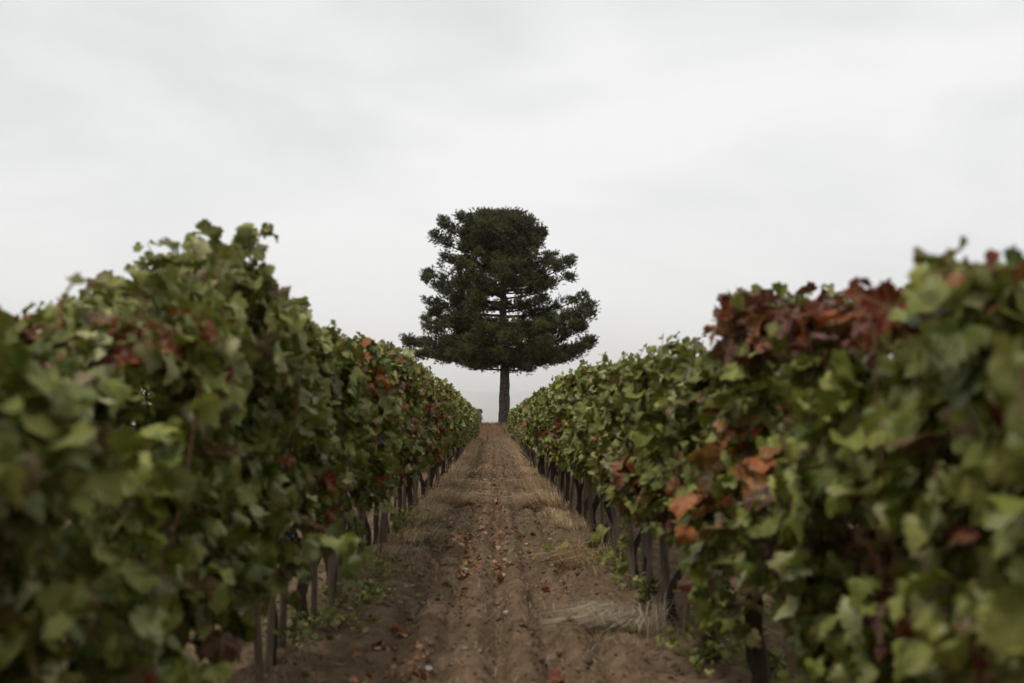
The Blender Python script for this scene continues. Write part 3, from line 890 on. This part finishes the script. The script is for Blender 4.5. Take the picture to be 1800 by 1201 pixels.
build_pine()

# ------------------------------------------------------------------ dry grass, weeds, litter
def blades(P, H, lean, W, C, bend=.5):
    """bent three-segment blades standing at P"""
    n = len(P)
    a = rng.uniform(0, 2 * np.pi, n)
    wv = np.stack([-lean[:, 1], lean[:, 0], np.zeros(n)], -1) + .45 * np.stack([np.cos(a), np.sin(a), np.zeros(n)], -1)
    wv = wv / (np.linalg.norm(wv, axis=1)[:, None] + 1e-6) * W[:, None]        # the flat side turns up as the blade bows
    V = np.zeros((n, 5, 3))
    up = np.array([0, 0, 1.0])
    m = P + up * (H * .55)[:, None] + lean * (H * .35)[:, None]
    tp = P + up * (H * (.78 - .45 * np.clip(np.linalg.norm(lean, axis=1), 0, 1.5) * bend))[:, None] + lean * (H * 1.05)[:, None]
    V[:, 0] = P - wv; V[:, 1] = P + wv; V[:, 2] = m - wv * .8; V[:, 3] = m + wv * .8; V[:, 4] = tp
    T = np.array([[0, 1, 3], [0, 3, 2], [2, 3, 4]])
    F = (T[None] + (np.arange(n) * 5)[:, None, None]).reshape(-1, 3)
    return V.reshape(-1, 3), F, np.repeat(C, 5, 0)

STRAW = np.array([(.640, .490, .310), (.560, .410, .245), (.690, .560, .385), (.450, .300, .165)])
RUST = np.array([(.330, .175, .070), (.270, .140, .055), (.380, .230, .105)])
GRN = np.array([(.060, .075, .028), (.085, .100, .040), (.110, .110, .045)])
def pal(p, n): return p[rng.integers(0, len(p), n)] * rng.uniform(.75, 1.25, (n, 1))
def density_y(n, y0, y1, p=1.0): return y0 * (y1 / y0) ** (rng.random(n) ** p)

sp = Soup()
for side, n, ya, yb in ((-1, 8000, 8.5, 51), (1, 6500, 7.5, 51)):
    y = density_y(n, ya, yb, .75)
    x = side * (rng.normal(.86, .13, n) - .10 * sstep(20, 45, y) * rng.random(n))
    gate = vnoise(y * .75, side * 12.5) + .6 * vnoise(x * 4, y * 2.4, side * 4.0)
    keep = (gate > (-.05 if side < 0 else .0)) | (y > 32)
    x, y = x[keep], y[keep]; n = len(x)
    P = np.stack([x, y, ground_z(x, y) - .005], -1)
    H = rng.uniform(.07, .26, n) * (1 + .3 * vnoise(y * .9, side))
    lean = np.stack([-side * rng.uniform(.2, 1.5, n), rng.normal(-.45, .5, n), np.zeros(n)], -1)
    sp.add(*(lambda v, f, c: (v, f, None, c))(*blades(P, H, lean, .0016 + .00012 * y, np.where(rng.random((n, 1)) < .72, pal(STRAW, n), pal(RUST, n)))))
# a thatch of flattened straw under the standing blades
for side, n, ya, yb in ((-1, 9000, 9.5, 51), (1, 8000, 8, 51)):
    y = density_y(n, ya, yb, .8); x = side * rng.normal(.84, .10, n)
    gate = vnoise(y * .75, side * 12.5) + .5 * vnoise(x * 4, y * 2.4, side * 4.0)
    keep = gate > (-.1 if side < 0 else .05); x, y = x[keep], y[keep]; n = len(x)
    P = np.stack([x, y, ground_z(x, y) + rng.uniform(.0, .05, n)], -1)
    lean = np.stack([-side * rng.uniform(-.8, 1.8, n), rng.normal(-.6, 1.6, n), np.zeros(n)], -1)
    v, f, c = blades(P, rng.uniform(.03, .07, n), lean, .002 + .00016 * y, pal(STRAW, n), .3)
    sp.add(v, f, None, c)
n = 9000
y = density_y(n, 3.2, 20, .9); x = np.where(rng.random(n) < .5, -1, 1) * rng.uniform(.82, 2.6, n) 
keep = fbm(x * 1.7, y * 1.3, 3.3, 2) > .0; x, y = x[keep], y[keep]; n = len(x)
P = np.stack([x, y, ground_z(x, y) - .003], -1)
lean = np.stack([rng.normal(0, 1.1, n), rng.normal(0, 1.1, n), np.zeros(n)], -1)
v, f, c = blades(P, rng.uniform(.03, .10, n), lean, .0016 + .0001 * y, np.where(rng.random((n, 1)) < .6, pal(STRAW * .6, n), np.where(rng.random((n, 1)) < .4, pal(RUST, n), pal(GRN, n))))
sp.add(v, f, None, c)
# sparse flattened straw and green wisps over the path
n = 9000
y = density_y(n, 3.2, 51, .8); x = rng.uniform(-.95, .95, n)
gate = fbm(x * 2.2, y * .9, 7.7, 2) + .3 * np.abs(x); keep = (gate > .12) | (y > 36) & (rng.random(n) < .75)
x, y = x[keep], y[keep]; n = len(x)
P = np.stack([x, y, ground_z(x, y) - .003], -1)
H = rng.uniform(.02, .08, n) * (1 + sstep(30, 48, y) * 1.3)
lean = np.stack([rng.normal(0, .9, n), rng.normal(0, .9, n), np.zeros(n)], -1)
v, f, c = blades(P, H, lean, .0013 + .0001 * y, np.where(rng.random((n, 1)) < .66, pal(STRAW * .75, n), np.where(rng.random((n, 1)) < .5, pal(RUST, n), pal(GRN, n))))
sp.add(v, f, None, c)
tag(link('dry_grass', sp.mesh('dry_grass', M['grass'])), 'thin dry straw coloured grass along both edges of the path', 'grass', kind='stuff')
# grass clothing the bank and the terrace edge
sp = Soup()
n = 15000
y = 51.4 + rng.random(n) ** .8 * 8.5; x = rng.uniform(-4.5, 4.5, n)
P = np.stack([x, y, ground_z(x, y) - .01], -1)
H = rng.uniform(.10, .42, n) * (1 - .35 * sstep(53.5, 56, y)); lean = np.stack([rng.normal(0, .35, n), rng.normal(-.35, .4, n), np.zeros(n)], -1)
v, f, c = blades(P, H, lean, np.full(n, .008), np.where(rng.random((n, 1)) < .75, pal(RUST, n), np.where(rng.random((n, 1)) < .7, pal(STRAW, n), pal(GRN, n))))
sp.add(v, f, None, c)
tag(link('bank_grass', sp.mesh('bank_grass', M['grass'])), 'rust brown dry grass covering the bank below the pine', 'grass', kind='stuff')

def tuft(name, x, y, n, h, spread, palette, lean, label, group, w=.003):
    gz = float(ground_z(x, y)); n = int(n * .45)
    a = rng.uniform(0, 6.28, n); r = spread * 2.0 * np.sqrt(rng.random(n))
    px, py = r * np.cos(a), r * np.sin(a)
    P = np.stack([px, py, ground_z(x + px, y + py) - gz - .01], -1)
    ln = np.stack([px / (spread + .01) * .3 + lean[0], py / (spread + .01) * .3 + lean[1], np.zeros(n)], -1) + rng.normal(0, .42, (n, 3)) * np.array([1, 1, 0])
    v, f, c = blades(P, rng.uniform(.4, 1.1, n) * h, ln, np.full(n, w * 1.5) * rng.uniform(.7, 1.3, n), pal(palette, n))
    sp = Soup(); sp.add(v, f, None, c)
    return tag(link(name, sp.mesh(name, M['grass']), None, (x, y, gz)), label, 'grass tuft', group)
PALESTRAW = np.array([(.56, .47, .34), (.47, .37, .25), (.62, .54, .42)])
GT = 'dry grass tufts beside the path'
tuft('dry_grass_tuft', .70, 5.75, 1100, .17, .10, PALESTRAW, (-1.2, -.6), 'pale bleached straw tuft spilling onto the path at the foot of the right row', GT, .0026)
tuft('dry_grass_tuft', .86, 5.6, 150, .30, .05, PALESTRAW, (-.1, .0), 'upright bleached stalks behind the pale straw tuft by the right row', GT, .003)
tuft('dry_grass_tuft', .78, 8.3, 620, .24, .13, np.vstack([STRAW, RUST]), (-.9, -.5), 'golden dry tuft around the leaning stakes of the right row', GT, .0028)
tuft('dry_grass_tuft', .72, 13.6, 560, .36, .12, STRAW, (-1.1, -.4), 'pale combed tuft leaning into the path from the right row', GT, .004)
tuft('dry_grass_tuft', .74, 18.0, 260, .32, .2, np.vstack([STRAW, RUST]), (-.8, -.4), 'rusty dry tuft further along the foot of the right row', GT, .005)
tuft('dry_grass_tuft', -.66, 14.2, 620, .40, .15, STRAW, (1.0, -.5), 'large pale straw tuft bulging from the left row into the path', GT, .0042)
tuft('dry_grass_tuft', -.68, 17.5, 560, .36, .16, STRAW, (.9, -.5), 'second large straw tuft just behind the bulging one on the left', GT, .005)
tuft('dry_grass_tuft', -.64, 22.5, 300, .36, .20, STRAW, (.9, -.5), 'straw tuft along the left row where the path narrows', GT, .006)
tuft('dry_grass_tuft', -.74, 10.2, 240, .17, .16, np.vstack([STRAW, RUST]), (.4, -.3), 'low brown dry tuft under the stakes of the left row', GT, .003)
GW = 'green weed tufts beside the path'
tuft('green_weed_tuft', -.60, 9.3, 160, .10, .07, GRN, (.1, 0), 'small fresh green grass tuft on the left side of the path', GW, .003)
tuft('green_weed_tuft', .60, 10.6, 160, .08, .16, GRN, (0, 0), 'thin green grass patch on the right side of the path', GW, .003)
tuft('green_weed_tuft', -.52, 13.0, 160, .08, .16, GRN, (0, 0), 'thin green grass patch before the straw tufts on the left', GW, .004)
tuft('green_weed_tuft', -.55, 43, 260, .16, .3, GRN, (0, 0), 'green grass patch at the far left end of the path', GW, .01)

# leafy weeds at the foot of the rows
def weed(x, y, n, size, spread, h, label):
    gz = float(ground_z(x, y)); o0 = np.array([x, y, gz])
    root = bpy.data.objects.new('leafy_weed', None); root.location = o0; col.objects.link(root)
    tag(root, label, 'weed', 'leafy weeds at the foot of the rows')
    a = rng.uniform(0, 6.28, n); r = np.abs(rng.normal(0, spread, n))
    P = np.stack([x + r * np.cos(a), y + r * np.sin(a), gz + rng.uniform(.02, h, n)], -1)
    N = np.array([0, -.2, .9]) + rng.normal(0, .45, (n, 3)); D = rng.normal(0, 1, (n, 3))
    C = np.hstack([GREENS[rng.integers(0, 6, n)] * rng.uniform(.8, 1.4, (n, 1)), rng.uniform(0, .5, (n, 1))])
    f = link('foliage', foliage_mesh('mid', P, frames(N, D), rng.uniform(.5, 1.2, n) * size, C, o0), root); f['kind'] = 'stuff'
    s2 = Soup()
    for q in range(12):
        i = rng.integers(0, n)
        V, T, Qd = tube(spline([(0, 0, -.02), (P[i] - o0) * .5 + np.array([0, 0, .02]), P[i] - o0], 5), .0018, 4); s2.add(V, T, Qd)
    st = link('stems', s2.mesh('stems', M['cane']), root); st['kind'] = 'stuff'
weed(-.80, 6.35, 150, .045, .17, .16, 'green leafy weeds at the foot of the left row trunks')
weed(-.98, 5.0, 150, .040, .18, .18, 'green and yellow weeds around the nearest stake of the left row')
weed(1.02, 4.75, 150, .042, .16, .16, 'green weeds around the nearest stake of the right row')
weed(1.25, 5.6, 90, .06, .14, .22, 'bright green weed seen behind the curved trunk of the right row')
weed(-.88, 5.6, 80, .04, .14, .12, 'low green weeds between the two nearest patches left of the path')
weed(-.82, 7.5, 90, .04, .16, .14, 'scattered green weeds under the hanging shoot of the left row')
weed(.98, 6.4, 90, .042, .14, .16, 'green weeds beside the paired thin stakes of the right row')
weed(.95, 7.7, 80, .045, .14, .18, 'leafy weeds under the hanging shoot of the right row')
weed(1.15, 4.2, 90, .05, .15, .2, 'large leaved weeds low at the bottom of the right row')
weed(-.92, 11.0, 120, .04, .2, .2, 'dark green weeds between the left row stakes')

# fallen leaves
def litter_xy(n):
    lane = rng.choice(6, n, p=[.40, .26, .12, .08, .05, .09])
    c = np.array([-.23, .045, -.48, .33, .60, 0])[lane]; w = np.array([.055, .04, .08, .07, .12, .55])[lane]
    y = density_y(n, 3.4, 46, 1.0)
    x = rng.normal(c, w)
    return x, y
DRY = np.array([(.380, .150, .065), (.280, .105, .046), (.440, .215, .110), (.500, .300, .185), (.200, .070, .036), (.38, .16, .07)])
def litter(n):
    x, y = litter_xy(n * 3)
    g_ = vnoise(x * 1.5, y * 1.1, 4.0) + .4 * vnoise(x * 6, y * 3)
    idx = np.where((g_ > -.02) & (np.abs(x) < 1.0))[0][:n]
    x, y = x[idx], y[idx]; n = len(x)
    S = rng.uniform(.03, .072, n)
    P = np.stack([x, y, ground_z(x, y) + S * .10 + .006], -1)
    N = np.array([0, 0, 1.0]) + rng.normal(0, .38, (n, 3)); D = rng.normal(0, 1, (n, 3)); D[:, 2] *= .2
    C = np.hstack([DRY[rng.integers(0, len(DRY), n)] * rng.uniform(.75, 1.3, (n, 1)), rng.uniform(.1, .7, (n, 1))])
    return P, frames(N, D), S, C
P, Rm, S, C = litter(1500)
score = S / P[:, 1]; order = np.argsort(-score)
for i in order[:300]:
    o = leaf_object(None, np.zeros(3), P[i], Rm[i], S[i], C[i], True, 'fallen_leaf')
    lum = C[i][:3].sum()
    hue = 'pale tan' if lum > .78 else ('orange-brown' if lum > .48 else 'dark brown')
    px_, py_ = P[i][0], P[i][1]
    lane = 'left side' if px_ < -.36 else ('left furrow' if px_ < -.12 else ('middle furrow' if px_ < .14 else 'right side'))
    band = 'nearest the camera' if py_ < 5.5 else ('before the straw tufts' if py_ < 9 else 'further along')
    tag(o, '%s fallen leaf on the %s of the path %s' % (hue, lane, band), 'fallen leaf', 'fallen leaves on the path')
rest = order[300:]
tag(link('leaf_litter', foliage_mesh('mid', P[rest], Rm[rest], S[rest], C[rest], np.zeros(3))), 'small dry brown leaves scattered along the furrows of the path', 'leaves', kind='stuff')
for (x, y, s, c, lab) in ((.29, 4.62, .085, (.52, .22, .15), 'pinkish pale fallen leaf alone near the bottom of the path'), (.36, 6.75, .06, (.30, .05, .05), 'small crimson fallen leaf on the right side of the path')):
    o = leaf_object(None, np.zeros(3), np.array([x, y, float(ground_z(x, y)) + .015]), frames(np.array([[.1, -.5, .85]]), np.array([[1., .3, 0]]))[0], s, (*c, .05), True, 'fallen_leaf')
    tag(o, lab, 'fallen leaf', 'fallen leaves on the path')

# clods and grit
ico = np.array([(1, 0, 0), (-1, 0, 0), (0, 1, 0), (0, -1, 0), (0, 0, 1), (0, 0, -1), (.6, .6, .55), (-.6, .6, .55), (.6, -.6, .55), (-.6, -.6, .55)], float)
ICT = np.array([(4, 6, 7), (4, 7, 9), (4, 9, 8), (4, 8, 6), (6, 2, 7), (7, 1, 9), (9, 3, 8), (8, 0, 6), (6, 0, 2), (7, 2, 1), (9, 1, 3), (8, 3, 0), (0, 5, 2), (2, 5, 1), (1, 5, 3), (3, 5, 0)])
n = 7000
y = density_y(n, 3.0, 40, .95); x = rng.normal(0, .62, n); wide = rng.random(n) < .22; x = np.where(wide, rng.uniform(-3.2, 3.2, n), x)
S = np.clip(rng.lognormal(-4.75, .45, n), .004, .032) * (1 + .02 * y)
Vb = ico[None] * rng.uniform(.6, 1.25, (n, 10, 1)) * S[:, None, None] * np.array([1, 1, .7]) * rng.uniform(.7, 1.3, (n, 1, 3))
a = rng.uniform(0, 6.28, n); ca, sa = np.cos(a)[:, None], np.sin(a)[:, None]
Vr = np.stack([Vb[..., 0] * ca - Vb[..., 1] * sa, Vb[..., 0] * sa + Vb[..., 1] * ca, Vb[..., 2]], -1) + np.stack([x, y, ground_z(x, y) + S * .15], -1)[:, None, :]
C = np.array([.150, .104, .066]) * rng.uniform(.7, 1.3, (n, 1)); pale = rng.random(n) < .05; C[pale] = np.array([.30, .26, .21])
F = (ICT[None] + (np.arange(n) * 10)[:, None, None]).reshape(-1, 3)
tag(link('soil_clods', mesh_np('soil_clods', Vr.reshape(-1, 3), F, M['clod'], np.repeat(C, 10, 0))), 'small clods and crumbs of earth strewn over the path', 'soil', kind='stuff')

# stones one can pick out
import bmesh
def stone(x, y, s, label):
    bm = bmesh.new(); bmesh.ops.create_icosphere(bm, subdivisions=2, radius=1)
    r_ = random.Random(int(x * 999 + y * 77)); k = r_.random() * 50
    for v in bm.verts:
        f = 1 + .28 * float(fbm(v.co.x * 1.2 + k, v.co.y * 1.2, v.co.z * 1.2, 2))
        v.co = Vector((v.co.x * f * s, v.co.y * f * s * r_.uniform(.98, 1.0) * .85, v.co.z * f * s * .6))
    me = bpy.data.meshes.new('stone'); bm.to_mesh(me); bm.free(); me.materials.append(M['stone'])
    o = link('stone', me, None, (x, y, float(ground_z(x, y)) + s * .25)); o.rotation_euler[2] = r_.uniform(0, 6)
    tag(o, label, 'stone', 'stones on the path')
stone(.055, 6.85, .020, 'small white stone in the middle furrow of the path')
stone(.08, 5.95, .026, 'pale flat stone on the ridge just before the white stone')
stone(-.22, 8.1, .030, 'grey stone among fallen leaves on the left side of the path')
stone(-.68, 6.8, .032, 'round grey stone near the green weeds left of the path')
stone(-.30, 4.75, .022, 'small pale stone low on the left side of the path')
stone(.52, 5.9, .026, 'whitish stone beside the bleached straw tuft')
stone(-.36, 5.3, .02, 'small beige stone in the left furrow of the path')

# ------------------------------------------------------------------ haze over the valley
bm = bmesh.new(); bmesh.ops.create_cube(bm, size=1)
me = bpy.data.meshes.new('haze'); bm.to_mesh(me); bm.free()
hz = link('haze', me, None, (0, 3700, 170)); hz.scale = (25000, 18000, 540)
t = NT('haze_air')
pv = t.new('VolumePrincipled')
pv.inputs['Color'].default_value = (1, 1, 1, 1)
pv.inputs['Density'].default_value = .00025
pv.inputs['Anisotropy'].default_value = .9
t.l.new(pv.outputs[0], t.out.inputs['Volume'])
me.materials.append(t.m)
tag(hz, 'thin pale haze lying over the valley and hills', 'haze', kind='stuff')
